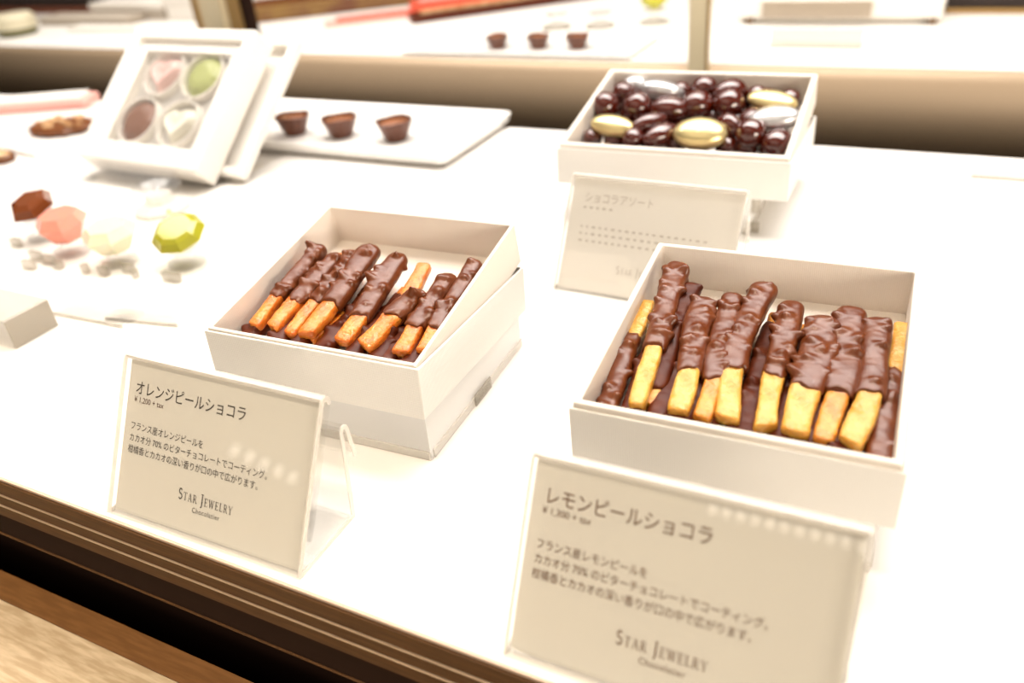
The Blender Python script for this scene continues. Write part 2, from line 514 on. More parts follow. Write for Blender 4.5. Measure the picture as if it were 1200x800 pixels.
_, r1 = gift_box('o', 'white linen gift box holding chocolate dipped orange peel sticks', .0018, .004, .1085)
r1['label'] = 'clear acrylic riser under the box of orange peel sticks'
_, r2 = gift_box('l', 'white linen gift box on the right holding chocolate dipped lemon peel sticks', .0026, .004, .1065)
r2['label'] = 'clear acrylic riser under the box of lemon peel sticks'
_, r3 = gift_box('a', 'wide white gift box at the back full of chocolate balls and foil ovals', .0036, .01, .128)
r3['label'] = 'clear acrylic riser under the wide box of chocolate balls'
obj('grey_edge', box_bm(.1283, .1335, .006, .010, .0130, .0235, .0003), ACR_GREY, r3)
obj('grey_edge', box_bm(.1283, .1335, .006, .010, .0002, .0060, .0003), ACR_GREY, r3)
obj('grey_edge', box_bm(.1094, .1102, .045, .062, .0003, .0065, .0003), ACR_GREY, r1)  # grey strip in place of refraction in the clear riser


# ------------------------------------------------------------------ dipped peel sticks
def tube_mesh(name, pts, wfun, tfun, up, M_=28, expo=2.6, bumps=None, jitter=None, seed=0, rnd=0.0):
    """pts: (N,3) centre line; returns mesh with bumps along the local normal"""
    N = len(pts)
    tang = np.gradient(pts, axis=0)
    tang /= np.linalg.norm(tang, axis=1)[:, None]
    side = np.cross(tang, np.tile(up, (N, 1)))
    side /= np.linalg.norm(side, axis=1)[:, None]
    upv = np.cross(side, tang)
    th = np.linspace(0, 2 * np.pi, M_, endpoint=False)
    c, s = np.cos(th), np.sin(th)
    cx = np.sign(c) * np.abs(c) ** (2 / expo)
    sy = np.sign(s) * np.abs(s) ** (2 / expo)
    W = np.array(wfun)[:, None] * cx[None, :]
    T = np.array(tfun)[:, None] * sy[None, :]
    V = pts[:, None, :] + side[:, None, :] * W[..., None] + upv[:, None, :] * T[..., None]
    if jitter is not None:
        V = V + tang[:, None, :] * jitter[..., None]
    nrm = side[:, None, :] * c[None, :, None] + upv[:, None, :] * s[None, :, None]
    if bumps is not None:
        D = np.zeros((N, M_))
        for (bi, bj, amp, sig) in bumps:
            ctr = V[bi, bj]
            d2 = ((V - ctr) ** 2).sum(-1)
            D += amp * np.exp(-(d2 / (2 * sig * sig)) ** 1.3)
        V = V + nrm * D[..., None]
    if rnd:
        flat = V.reshape(-1, 3)
        dn = np.array([noise.noise(Vector(v * 230 + seed * 7.3)) + .5 * noise.noise(Vector(v * 600 + seed)) for v in flat]).reshape(N, M_)
        V = V + nrm * (dn * rnd)[..., None]
    verts = V.reshape(-1, 3).tolist()
    faces = []
    for i in range(N - 1):
        for j in range(M_):
            k = (j + 1) % M_
            faces.append((i * M_ + j, i * M_ + k, (i + 1) * M_ + k, (i + 1) * M_ + j))
    faces.append(tuple(range(M_))[::-1])
    faces.append(tuple((N - 1) * M_ + j for j in range(M_)))
    me = bpy.data.meshes.new(name)
    me.from_pydata(verts, [], faces)
    me.update()
    return me


def dipped_stick(k, A, B, zA, zB, w, cut, label, group, pm, seed, t=0.0062, bend=0.0, sag=0.0, nb=13, chocm=None, coatw=1.0, tw=None):
    """A: bare peel end, B: chocolate end, in tray millimetres; cut = share of length left bare"""
    rg = random.Random(seed)
    TF = tray_frame(k)
    a = np.array([A[0], A[1], zA]) / 1000
    b = np.array([B[0], B[1], zB]) / 1000
    L = np.linalg.norm(b - a)
    d = (b - a) / L
    sd = np.cross(d, [0, 0, 1])
    sd /= np.linalg.norm(sd)

    def path(s):
        s = np.asarray(s)[:, None]
        wob = bend * np.sin(np.pi * s) + 0.0006 * np.sin(s * 7 + seed)
        return a + (b - a) * s + sd * wob + np.array([0, 0, 1.0]) * (-sag * np.sin(np.pi * s))
    cat = 'chocolate stick'
    st = thing('dipped_peel_stick', label, cat, (0, 0, 0), 0, group)
    st.matrix_world = TF @ Matrix.Translation(a.tolist())
    w *= (1.08 if k == 'l' else 1.12) / 1000.0

    # peel
    n = 40
    s = np.linspace(0, min(1.0, cut + .12), n)
    e = np.clip(s * L / .0016, 0, 1)
    endf = 0.80 + 0.20 * np.sqrt(1 - (1 - e) ** 2)
    wv = w / 2 * endf * (1 + .06 * np.sin(s * 14 + seed)) * .94
    tv = np.full(n, t / 2) * endf * .85
    jit = np.zeros((n, 24))
    slant = rg.uniform(-.35, .35)
    th = np.linspace(0, 2 * np.pi, 24, endpoint=False)
    jit[0:6, :] = (slant * np.cos(th) * w * .5)[None, :] * np.linspace(1, 0, 6)[:, None]
    me = tube_mesh('peel', path(s) - a, wv, tv, np.array([0, 0, 1.0]), 24, 4.0, None, jit, seed, 0.00028)
    obj('peel', me, pm, st, smooth=True)
    # coating
    n, m_ = 84, 30
    s = np.linspace(cut, 1.0, n)
    fe = np.clip((1 - s) * L / (w * .55), 0, 1)
    fs = np.clip((s - cut) * L / .003, 0, 1)
    endf = np.sqrt(np.clip(1 - (1 - fe) ** 2, .0, 1)) * .97 + .03
    startf = .86 + .14 * np.sqrt(1 - (1 - fs) ** 2)
    und = 1 + .06 * np.sin(s * 9 + seed * 1.7) + .03 * np.sin(s * 19 + seed)
    wv = (w / 2 * coatw + .0006) * endf * startf * und
    tv = (t / 2 + .0006) * endf * startf * (1 + .05 * np.sin(s * 13 + seed * 2))
    th = np.linspace(0, 2 * np.pi, m_, endpoint=False)
    wav = .0009 * np.sin(th * 2 + seed) + .0006 * np.sin(th * 5 + seed * 3) + .0003 * np.sin(th * 9 + seed)
    jit = wav[None, :] * np.clip(1 - (s - cut) * L / .012, 0, 1)[:, None]
    bumps = []
    for _ in range(nb):
        bumps.append((rg.randint(10, n - 5), rg.choice([rg.randint(0, m_ // 2), rg.randint(2, m_ // 2 - 2), rg.randint(0, m_ - 1)]), rg.uniform(.0010, .0024), rg.uniform(.0009, .0015)))
    me = tube_mesh('chocolate_coating', path(s) - a, wv, tv, np.array([0, 0, 1.0]), m_, 2.6, bumps, jit, seed, 0.00028)
    obj('chocolate_coating', me, chocm or CHOC, st, smooth=True)
    return st


GL = 'chocolate dipped lemon peel sticks in the right box'
GO = 'chocolate dipped orange peel sticks in the left box'
ORD = ['leftmost', 'second', 'third', 'fourth', 'fifth', 'sixth', 'seventh', 'rightmost']
# A(mm) B(mm) zA zB width cut bend coatw material nb
LS = [
    ((21.0, 14.6), (14.3, 102.4), -11, -4, 7.0, .36, -.001, 1.20, LEMON, 22, 'longest one, reaching highest at the left'),
    ((35.8, 15.5), (30.1, 80.3), -11, -5, 8.2, .32, .000, 1.08, LEMON, 14, 'short yellow end, standing second from the left'),
    ((44.0, 15.0), (40.3, 85.3), -12, -5, 6.6, .28, .001, 1.22, LEMON_AMBER, 9, 'smooth coat and amber end, third from the left'),
    ((52.5, 16.3), (52.1, 95.0), -11, -4, 8.6, .32, -.003, 1.06, LEMON, 11, 'kinked one with slanting yellow end, fourth from the left'),
    ((65.9, 15.8), (64.2, 85.2), -11, -5, 7.6, .36, .0, 1.04, LEMON, 14, 'slim one with pale square end, in the middle right'),
    ((76.5, 15.7), (77.9, 78.2), -11, -5, 10.2, .34, .0, 1.10, LEMON, 22, 'widest one with lumpy coat and broad yellow end'),
    ((86.2, 15.4), (87.4, 86.4), -12, -5, 7.6, .32, .001, 1.32, LEMON_AMBER, 13, 'wide capped one with narrow amber end, third from the right'),
    ((94.4, 15.7), (97.1, 81.7), -11, -5, 8.6, .36, .002, 1.02, LEMON, 7, 'smooth one with broad yellow end, second from the right'),
]
for i, (A, B, za, zb, w, cut, bend, cw, pm, nb, lab) in enumerate(LS):
    dipped_stick('l', A, B, za, zb, w, cut, 'chocolate dipped lemon peel stick, ' + lab, GL, pm, 11 + i, bend=bend, nb=nb, coatw=cw)
LR = [
    ((106.2, 88.0), (103.4, 9.0), 7.5, .36, LEMON, 'reversed one at the right wall, bare yellow end up'),
    ((2 + 3.2, 80.0), (8.5, 8.0), 6.5, .32, LEMON, 'reversed one at the left wall, bare yellow end up'),
    ((16.0, 70.0), (17.0, 8.0), 7, .10, LEMON_AMBER, 'reversed dark one lying under the longest stick'),
    ((22.8, 20.0), (21.8, 93.0), 7, .10, LEMON_AMBER, 'greyish one leaning right behind the longest stick'),
    ((37.5, 76.0), (37.0, 8.0), 8, .10, LEMON_AMBER, 'reversed dark one lying under the second front stick'),
    ((29.5, 76.0), (28.2, 8.0), 8, .10, LEMON_AMBER, 'reversed one lying under the gap between first and second front sticks'),
    ((46.5, 84.0), (46.0, 8.0), 8, .10, LEMON_AMBER, 'reversed dark one lying under the third and fourth front sticks'),
    ((58.6, 88.0), (59.0, 8.0), 8, .10, LEMON_AMBER, 'reversed dark one lying left of the slim middle stick'),
    ((72.0, 82.0), (71.3, 8.0), 8, .10, LEMON_AMBER, 'reversed dark one lying left of the widest stick'),
    ((82.5, 82.0), (81.6, 8.0), 8, .10, LEMON_AMBER, 'reversed dark one lying right of the widest stick'),
    ((94.0, 80.0), (91.5, 8.0), 7, .10, LEMON_AMBER, 'reversed dark one lying under the second stick from the right'),
]
for i, (A, B, w, cut, pm, lab) in enumerate(LR):
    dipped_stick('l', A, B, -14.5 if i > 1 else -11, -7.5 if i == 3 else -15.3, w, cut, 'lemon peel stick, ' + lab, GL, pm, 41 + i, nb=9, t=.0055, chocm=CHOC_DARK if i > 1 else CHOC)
OS = [
    ((11.0, 15.9), (15.1, 73.0), -11, -4, 6.4, .33, .0, 1.05, ORANGE, 11, 'leftmost one against the side wall'),
    ((21.5, 16.7), (27.5, 69.3), -11, -5, 7.8, .33, .0, 1.0, ORANGE, 12, 'second from the left, thick orange end'),
    ((32.5, 15.1), (35.1, 73.9), -12, -6, 6.6, .36, -.0005, 1.05, ORANGE, 12, 'thin one half hidden left of the thickest coat'),
    ((42.5, 15.3), (44.5, 76.8), -10, -3, 8.2, .32, .0, 1.22, ORANGE, 10, 'thickest smooth coat in the middle left'),
    ((61.0, 15.5), (61.3, 74.0), -11, -4, 8.2, .26, .0, 1.14, ORANGE, 15, 'fifth from the left, knobbly coat in the middle'),
    ((73.0, 14.6), (84.1, 50.9), -10, -5, 9.0, .50, .0, 1.02, ORANGE, 7, 'short one with the long broad orange end'),
    ((90.8, 15.1), (92.2, 64.6), -11, -5, 7.6, .30, .0, 1.02, ORANGE, 13, 'second from the right, knobbly'),
    ((100.5, 18.7), (100.4, 76.9), -11, -5, 6.4, .22, .0, 1.05, ORANGE, 9, 'rightmost one against the side wall'),
]
for i, (A, B, za, zb, w, cut, bend, cw, pm, nb, lab) in enumerate(OS):
    dipped_stick('o', A, B, za, zb, w, cut, 'chocolate dipped orange peel stick, ' + lab, GO, pm, 71 + i, bend=bend, nb=nb, coatw=cw)
OR = [
    ((42.0, 17.0), (58.0, 58.0), 6.5, .55, 'slanting bare one glimpsed under the thickest stick'),
    ((72.5, 74.0), (80.5, 8.0), 7.5, .36, 'reversed one with bare orange end up behind the middle'),
    ((10.0, 68.0), (9.5, 8.0), 7.0, .12, 'reversed dark one low against the left wall'),
    ((33.0, 74.0), (37.5, 8.0), 8.0, .12, 'reversed dark one low beneath the thin one'),
    ((22.0, 80.0), (27.0, 8.0), 8.0, .10, 'reversed dark one low between the two leftmost'),
    ((52.0, 72.0), (52.5, 8.0), 8.0, .12, 'reversed dark one low beside the thickest coat'),
    ((70.0, 60.0), (67.5, 8.0), 7.0, .12, 'reversed dark one low beside the long orange end'),
    ((88.0, 72.0), (84.5, 8.0), 7.0, .12, 'reversed dark one low at the right'),
    ((96.5, 66.0), (95.5, 8.0), 6.0, .12, 'reversed dark one low near the right wall'),
]
for i, (A, B, w, cut, lab) in enumerate(OR):
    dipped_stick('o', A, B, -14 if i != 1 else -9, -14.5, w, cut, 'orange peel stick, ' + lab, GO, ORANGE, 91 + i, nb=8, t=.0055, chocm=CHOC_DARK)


# ------------------------------------------------------------------ balls and foil ovals
def ball_mesh(seed, sx, sy, sz, m):
    bm = bmesh.new()
    bmesh.ops.create_icosphere(bm, subdivisions=4, radius=1)
    for v in bm.verts:
        n = noise.noise(v.co * 1.3 + Vector((seed, 0, 0))) * .05
        v.co = Vector((v.co.x * sx, v.co.y * sy, v.co.z * sz)) * (1 + n)
    bmesh.ops.recalc_face_normals(bm, faces=bm.faces)
    me = bpy.data.meshes.new('ball')
    bm.to_mesh(me)
    bm.free()
    me.materials.append(m)
    for p in me.polygons:
        p.use_smooth = True
    return me


def lens_mesh(rx, ry, rz, m):
    prof = [(0.0, -1)] + [(math.sin(a) ** .85, -math.cos(a)) for a in np.linspace(.15, math.pi - .15, 22)] + [(0.0, 1)]
    bm = lathe_bm([(r, z * rz) for r, z in prof], 40, rx, ry)
    bmesh.ops.recalc_face_normals(bm, faces=bm.faces)
    me = bpy.data.meshes.new('lens')
    bm.to_mesh(me)
    bm.free()
    me.materials.append(m)
    for p in me.polygons:
        p.use_smooth = True
    return me


TA = tray_frame('a')
GB = 'glossy brown chocolate balls in the wide box'
BALLS = [  # x y z (mm), sx, sy, sz, label
    (11.6, 66, -7, 9.0, 9.0, 9.0, 'by the left wall, behind the left gold oval'),
    (35.6, 64, -6, 9.6, 9.6, 9.6, 'roundest one, in front of the big silver oval'),
    (19.0, 84, -7, 8.0, 8.0, 8.0, 'in the back left corner in front of the small silver oval'),
    (59.0, 61, -6, 12.5, 9.0, 9.0, 'long one in the middle left, right of the roundest ball'),
    (59.3, 90, -8, 7.5, 7.5, 7.5, 'small one just right of the big silver oval'),
    (75.5, 93, -6, 8.8, 8.0, 8.2, 'against the back wall, behind the centre ball'),
    (76.4, 68, -5, 10.5, 9.0, 9.0, 'centre one with a broad highlight'),
    (97.5, 71, -5, 9.8, 9.6, 9.6, 'large one in the middle right'),
    (95.5, 84, -4, 11.0, 8.5, 9.0, 'capping the large one in the middle right from behind'),
    (51.0, 41, -6, 12.0, 6.5, 7.0, 'flat long one right of the left gold oval'),
    (62.0, 30, -8, 12.0, 7.0, 7.5, 'flat one left of the front gold oval'),
    (44.0, 27, -9, 7.0, 7.0, 6.5, 'small one by the front wall right of the left gold oval'),
    (104.0, 43, -6, 6.5, 9.5, 8.0, 'upright one right of the front gold oval'),
    (119.0, 36, -6, 8.8, 8.8, 8.8, 'near the right front with a ring highlight'),
    (136.5, 31, -9, 9.5, 8.5, 8.0, 'in the right front corner'),
    (116.0, 57, -9, 8.5, 8.0, 8.0, 'low one between the large ball and the right silver oval'),
    (113.5, 84, -5, 6.5, 6.5, 6.5, 'small pale topped one left of the right gold oval'),
]
for i, (x, y, z, sx, sy, sz, lab) in enumerate(BALLS):
    o = obj('chocolate_ball', ball_mesh(i * 3.1, sx / 920, sy / 920, sz / 920, CHOC_BALL))
    o.matrix_world = TA @ Matrix.Translation((x / 1000, y / 1000, z / 1000)) @ Matrix.Rotation(i * .1 - .2, 4, 'Z')
    tag(o, 'glossy brown chocolate ball ' + lab, 'chocolate', GB)
k = 0
rg = random.Random(5)
for yy in (14, 32, 50, 68, 86, 99):
    for xx in range(13, 143, 15):
        if (yy // 2 + xx) % 3 == 0 and yy > 20:
            continue
        o = obj('chocolate_ball', ball_mesh(50 + k, .0072, .0072, .0066, CHOC_BALL) if k == 0 else low)
        low = o.data
        o.matrix_world = TA @ Matrix.Translation(((xx + rg.uniform(-1.5, 1.5)) / 1000, (yy + rg.uniform(-1, 1)) / 1000, -.0142))
        tag(o, 'dark chocolate ball of the bottom layer under the shiny ones', 'chocolate', 'bottom layer of chocolate balls in the wide box')
        k += 1
GF = 'foil wrapped ovals in the wide box'
FOILS = [
    (47.5, 83, -2.5, 16.5, 10.0, 6.5, (-.55, .10, -.05), SILVER, 'big silver foil oval leaning at the back left'),
    (24.0, 97, -6, 9.0, 7.0, 6.0, (-.3, 0, 0), SILVER, 'small silver foil oval in the back left corner'),
    (27.0, 35, -5, 16.0, 8.0, 6.0, (.25, .08, -.12), GOLD, 'gold foil oval by the left wall at the front'),
    (88.4, 29, -4, 17.5, 11.5, 8.0, (.35, .0, .0), GOLD, 'large gold foil oval at the front wall centre'),
    (125.0, 76, -4, 16.5, 8.5, 5.5, (.15, .12, -.05), GOLD, 'flat gold foil oval at the back right'),
    (130.5, 52, -4, 16.5, 9.5, 7.5, (.1, -.1, .12), SILVER, 'silver foil oval by the right wall'),
]
for x, y, z, rx, ry, rz, rot, m, lab in FOILS:
    o = obj('foil_oval', lens_mesh(rx / 1000, ry / 1000, rz / 1000, m))
    o.matrix_world = TA @ Matrix.Translation((x / 1000, y / 1000, z / 1000)) @ Matrix.Rotation(rot[2], 4, 'Z') @ Matrix.Rotation(rot[0], 4, 'X') @ Matrix.Rotation(rot[1], 4, 'Y')
    tag(o, lab, 'chocolate', GF)


# ------------------------------------------------------------------ acrylic sign holders
ST = 0.5292
SL = 0.0658


CARD_LIT = mat('lit_card_stock', (0.84, 0.80, 0.73), 0.7, spec=0.2)  # same card stock, lightened for the stronger light on the back sign


def sign_holder(x, y, a, label, lines, group='acrylic sign holders', cardm=None):
    t = thing('sign_holder', label, 'sign', (x, y, 0.0002), a, group)
    ty, tz = SL * math.sin(ST), SL * math.cos(ST)
    th = .0016
    n = Vector((-math.cos(ST), math.sin(ST)))  # front normal in (y,z)
    # front sheet, folded over the top into a pocket
    path = [(0.0008, .0008), (ty, tz)]
    back = []
    for k in range(7):
        an = math.pi * k / 6
        c = Vector((ty, tz)) - n * 0.0022
        dirn = n * math.cos(an) + Vector((math.sin(ST), math.cos(ST))) * math.sin(an)
        back.append(tuple(c + dirn * .0022))
    path = [(0.0008, .0008)] + back + [(back[-1][0] - math.sin(ST) * .052, back[-1][1] - math.cos(ST) * .052)]
    obj('front_sheet', sheet_x(path, th, 0, .1), ACR, t)
    hook = [(0.002, .0008), (0.0355, .0008), (0.0395, .036)]
    for k in range(6):
        an = math.pi - math.pi * k / 5
        hook.append((0.0413 + .0018 * math.cos(an), 0.0385 + .0022 * math.sin(an)))
    hook.append((0.0445, .025))
    obj('foot', sheet_x(hook, th, 0.0005, .0995), ACR, t)
    # polished edges that catch the light
    for x0, x1 in ((-.0002, .0004), (.0996, .1002)):
        obj('edge', sheet_x(path[:8], .0018, x0, x1), ACR_EDGE, t)
        obj('edge', sheet_x(hook, .0018, x0, x1), ACR_EDGE, t)
    obj('fold_edge', sheet_x(back[1:6], .0022, 0.0004, .0996), ACR_EDGE, t)
    # printed card in the pocket
    cd = thing('x', 'x', 'x')
    bpy.data.objects.remove(cd)
    card = obj('card', box_bm(0.0010, .0990, 0.0012, SL - .0004, -.0004, 0.0), cardm or CARD, t)
    card.matrix_local = Matrix.Translation(Vector((0, -n.x * .0022 + 0, -n.y * .0022)) + Vector((0, .0008, .0008))) @ Matrix.Rotation(math.pi / 2 - ST, 4, 'X')
    for (s, size, lx, ly, m, align, sx, bold) in lines:
        if s == 'SERIF':
            bm, wd = serif_mesh([('STAR', size, size * .74), ('JEWELRY', size, size * .74)])
            f = sx / wd
            o = obj('lettering', bm, m, card)
            o.location = (lx, ly, .0002)
            o.scale = (f, 1, 1)
        else:
            text_obj(s, size, lx, ly, m, card, .0002, align, sx, bold)
    return t, card


def sign_lines(title, price, l1, ink, red, pale=False):
    b = 0.00002
    return [
        (title, .0063, .0050, .0515, ink, 'LEFT', .86, b),
        (price, .0033, .0050, .0478, red, 'LEFT', .92, 0),
        (l1, .0037, .0045, .0365, ink, 'LEFT', .84, 0),
        ('カカオ分 70% のビターチョコレートでコーティング。', .0037, .0045, .0316, ink, 'LEFT', .84, 0),
        ('柑橘香とカカオの深い香りが口の中で広がります。', .0037, .0045, .0267, ink, 'LEFT', .84, 0),
        ('SERIF', .0044, .0350, .0140, ink, 'LEFT', .0300, 0),
        ('Chocolatier', .0029, .0428, .0102, ink, 'LEFT', .92, 0),
    ]


s1, _ = sign_holder(-.2801, .14408, .0142, 'clear sign holder for orange peel chocolate, in front of the left box',
                    sign_lines('オレンジピールショコラ', '¥ 1,200 + tax', 'フランス産オレンジピールを', INK, INK_RED))
s2, _ = sign_holder(-.09548, .1452, .0145, 'clear sign holder for lemon peel chocolate, in front of the right box',
                    sign_lines('レモンピールショコラ', '¥ 1,300 + tax', 'フランス産レモンピールを', INK_VEILED, INK_VEILED))
s3, c3 = sign_holder(-.18129, .38115, -.0364, 'clear sign holder with a faint card, behind the right box',
                     [('ショコラアソート', .0066, .0085, .0525, INK_PALE, 'LEFT', .80, 0),
                      ('SERIF', .0044, .0350, .0140, INK_PALE, 'LEFT', .0300, 0)], cardm=CARD_LIT)
# rows of print too faint to read: plain printed dashes
bm = bmesh.new()
rg = random.Random(3)
for (yy, x0, x1) in ((.0485, .009, .026), (.0375, .009, .085), (.0335, .009, .072), (.0295, .009, .066)):
    x = x0
    while x < x1:
        wd = rg.uniform(.0012, .0024)
        vs = [bm.verts.new(v) for v in ((x, yy, 0), (x + wd, yy, 0), (x + wd, yy + .0011, 0), (x, yy + .0011, 0))]
        bm.faces.new(vs)
        x += wd + .0022
o = obj('lettering', bm, INK_PALE, c3)
o.location = (0, 0, .0002)
o['kind'] = 'stuff'


# ------------------------------------------------------------------ white tray with three chocolate cups, and its mirrored copy behind
def serving_tray(loc, w, d, label, h=.012):
    t = thing('serving_tray', label, 'tray', loc)
    bm = bmesh.new()
    def ring(ins, z, r):
        out = []
        for cx, cy, a0 in ((w - ins - r, ins + r, -90), (w - ins - r, d - ins - r, 0), (ins + r, d - ins - r, 90), (ins + r, ins + r, 180)):
            for k in range(7):
                an = math.radians(a0 + 15 * k)
                out.append(bm.verts.new((cx + r * math.cos(an), cy + r * math.sin(an), z)))
        return out
    rs = [ring(.010, 0, .006), ring(.002, .005, .008), ring(0, h, .009), ring(.002, h + .0006, .008), ring(.006, h - .0022, .006)]
    bm.faces.new(rs[0][::-1])
    bm.faces.new(rs[-1])
    for A, B in zip(rs, rs[1:]):
        for i in range(len(A)):
            j = (i + 1) % len(A)
            bm.faces.new((A[i], A[j], B[j], B[i]))
    obj('dish', bm, WHITEPLASTIC, t, smooth=False)
    return t


serving_tray((-.640, .5440, 0.0002), .292, .128, 'long white porcelain tray with three chocolate cups')
serving_tray((-.640, .9200, 0.0002), .320, .110, 'copy of the mirrored white tray with three small dark cups', .004)


CUPFILL = mat('glossy_cup_filling', (.26, .10, .045), .25, coat=.5)


def choc_cup(loc, label, group, seed, scale=1.0):
    t = thing('chocolate_cup', label, 'chocolate', loc, seed * .7, group)
    n = 12
    R0, R1, H = .0095 * scale, .0165 * scale, .0170 * scale
    bm = lathe_bm([(R0, 0), (R1, H), (R1 - .0010, H + .0002), (R1 - .0022, H - .002), (R0, .002)], n)
    for v in bm.verts:
        if v.co.z > H * .8:
            v.co.z += .0007 * math.sin(seed + 3 * math.atan2(v.co.y, v.co.x))
    obj('cup', bm, CHOC_CUP, t)
    prof = [(R1 - .0024, H - .0035)] + [((R1 - .0024) * math.cos(a), H - .0035 + .0042 * math.sin(a)) for a in np.linspace(.2, 1.4, 6)] + [(0, H + .0008)]
    obj('filling', lathe_bm(prof, 24, cap=False), CUPFILL, t, smooth=True)


for i, (x, y, lab) in enumerate(((-.5287, .5666, 'left'), (-.4770, .5693, 'middle'), (-.4194, .5713, 'right'))):
    choc_cup((x, y + .010, .0104), lab + ' one of three chocolate cups on the near white tray', 'chocolate cups on the near tray', i + 1)
for i, (x, y, lab) in enumerate(((-.5069, .9286, 'left'), (-.4513, .9324, 'middle'), (-.4000, .9359, 'right'))):
    choc_cup((x - .004, y + .028, .0022), lab + ' one of three small dark cups on the mirrored tray copy', 'small dark cups on the back tray', i + 4, .95)


# ------------------------------------------------------------------ tilted display box with four wells and its lid
FY, FT = -.0469, .7159
FW, FH = .1516, .1345
FM = Matrix.Translation((-.677, .4546, .0200)) @ Matrix.Rotation(FY, 4, 'Z') @ Matrix.Rotation(FT, 4, 'X')
fb = thing('display_case_box', 'white framed box tilted up showing four shaped chocolates in wells', 'box')
fb.matrix_world = FM
obj('body', openbox_bm(FW, FH, .0245, .0105, bev=.0015, ztop=0), BOARD, fb)
bm = openbox_bm(FW - .0215, FH - .0215, .0095, .0105, floor_t=.0005, bev=.0008, x0=.01075, y0=.01075, ztop=-.0052)
obj('inner_frame', bm, BOARD, fb)
obj('insert_board', box_bm(.0215, FW - .0215, .0215, FH - .0215, -.0150, -.0140), mat('pale_grey_insert', (.56, .53, .50), .4), fb)
obj('window_sheet', box_bm(.021, FW - .021, .021, FH - .021, -.0062, -.0057), ACR, fb)


def frame_local(px):  # helper only for the wells layout, in millimetres on the insert
    return px


def ringm(rx, ry, w, h, m, parent, x, y, rz, z=-.0140):
    bm = lathe_bm([(1.0, 0), (1.0, 1), (1 - w, 1), (1 - w, 0)], 36, 1, 1, cap=False)
    for v in bm.verts:
        v.co = Vector((v.co.x * rx, v.co.y * ry, v.co.z * h))
    o = obj('well_ring', bm, m, parent, smooth=False, loc=(x, y, z), rot=(0, 0, rz))
    return o


def oval_choc(x, y, rx, ry, m, label, rz):
    bm = lathe_bm([(1.0, 0), (1.0, .3), (.72, .85), (.45, 1.0), (0, 1.0)], 10)
    for v in bm.verts:
        v.co = Vector((v.co.x * rx, v.co.y * ry, v.co.z * .0075))
    o = obj('faceted_chocolate', bm, m)
    o.matrix_world = FM @ Matrix.Translation((x, y, -.0139)) @ Matrix.Rotation(rz, 4, 'Z')
    tag(o, label, 'chocolate', 'shaped chocolates in the tilted box')


def heart_choc(x, y, s, m, label, rz):
    bm = bmesh.new()
    pts = []
    for i in range(24):
        a = 2 * math.pi * i / 24
        hx = 16 * math.sin(a) ** 3
        hy = 13 * math.cos(a) - 5 * math.cos(2 * a) - 2 * math.cos(3 * a) - math.cos(4 * a)
        pts.append((hx / 17 * s, hy / 17 * s))
    rows = []
    for f, z in ((1, 0), (1, .004), (.72, .0085)):
        rows.append([bm.verts.new((px * f, py * f, z)) for px, py in pts])
    for A, B in zip(rows, rows[1:]):
        for i in range(24):
            j = (i + 1) % 24
            bm.faces.new((A[i], A[j], B[j], B[i]))
    c = bm.verts.new((0, 0, .0075))
    for i in range(24):
        bm.faces.new((rows[-1][i], rows[-1][(i + 1) % 24], c))
    bm.faces.new(rows[0][::-1])
    o = obj('faceted_chocolate', bm, m)
    o.matrix_world = FM @ Matrix.Translation((x, y, -.0139)) @ Matrix.Rotation(rz, 4, 'Z')
    tag(o, label, 'chocolate', 'shaped chocolates in the tilted box')


WELLS = dict(brown=(.0455, .0450), green=(.1005, .0935), pink=(.0520, .0935), cream=(.0965, .0455))
G_SHELL_BROWN = mat('brown_shell', (.22, .085, .045), .3)
oval_choc(*WELLS['brown'], .0205, .0205, G_SHELL_BROWN, 'round brown faceted chocolate in the lower left well', 0)
oval_choc(*WELLS['green'], .0200, .0200, G_PALE_GREEN, 'round pale green faceted chocolate in the upper right well', 0)
heart_choc(*WELLS['pink'], .0200, G_PALE_PINK, 'pale pink heart chocolate in the upper left well', .1)
heart_choc(*WELLS['cream'], .0200, mat('white_shell', (.74, .71, .60), .3), 'cream white heart chocolate in the lower right well', .1)
for kx in WELLS.values():
    ringm(.0232, .0232, .07, .0060, BOARD, fb, kx[0], kx[1], 0)

lid = thing('leaning_white_frame', 'empty white frame box leaning right behind the tilted box', 'frame')
lid.matrix_world = FM @ Matrix.Translation((.021, .012, -.0252))
obj('lid_frame', openbox_bm(FW, FH, .010, .008, bev=.0015, ztop=0), BOARD, lid)
std = thing('acrylic_easel', 'clear acrylic easel holding up the tilted white box', 'stand', (-.677, .4546, 0.0002), FY)
obj('base_plate', box_bm(.01, .155, -.012, .10, 0, .0012, .0003), ACR, std)
obj('front_stop', box_bm(.02, .13, -.006, -.002, .0012, .0185, .0004), ACR, std)


# ------------------------------------------------------------------ gem shaped bonbons on clear stands
def gem(name_loc, r, h, n, m, label, rot, table=.55, pav=.42, crown=.38, group='gem shaped bonbons on clear stands'):
    bm = lathe_bm([(r * pav, -h * (1 - crown)), (r, 0), (r * .80, h * crown * .7), (r * table, h * crown)], n)
    o = obj('gem_bonbon', bm, m)
    o.location = name_loc
    o.rotation_euler = rot
    tag(o, label, 'chocolate', group)
    return o


def clear_stand(x, y, h, r, label, feet):
    x -= .009
    h -= .008
    t = thing('clear_stand', label, 'stand', (x, y, 0.0002), 0, 'small clear stands under the gem bonbons')
    obj('cup', lathe_bm([(r * .9, 0), (r * .9, h * .25), (r * .45, h * .4), (r * .45, h * .7), (r * .8, h)], 12), ACR, t)
    for fx, fy, fw in feet:
        obj('foot', box_bm(fx, fx + fw * 1.15, fy, fy + .004, 0, .0065, .0002), ACR_GREY, t)
    return t


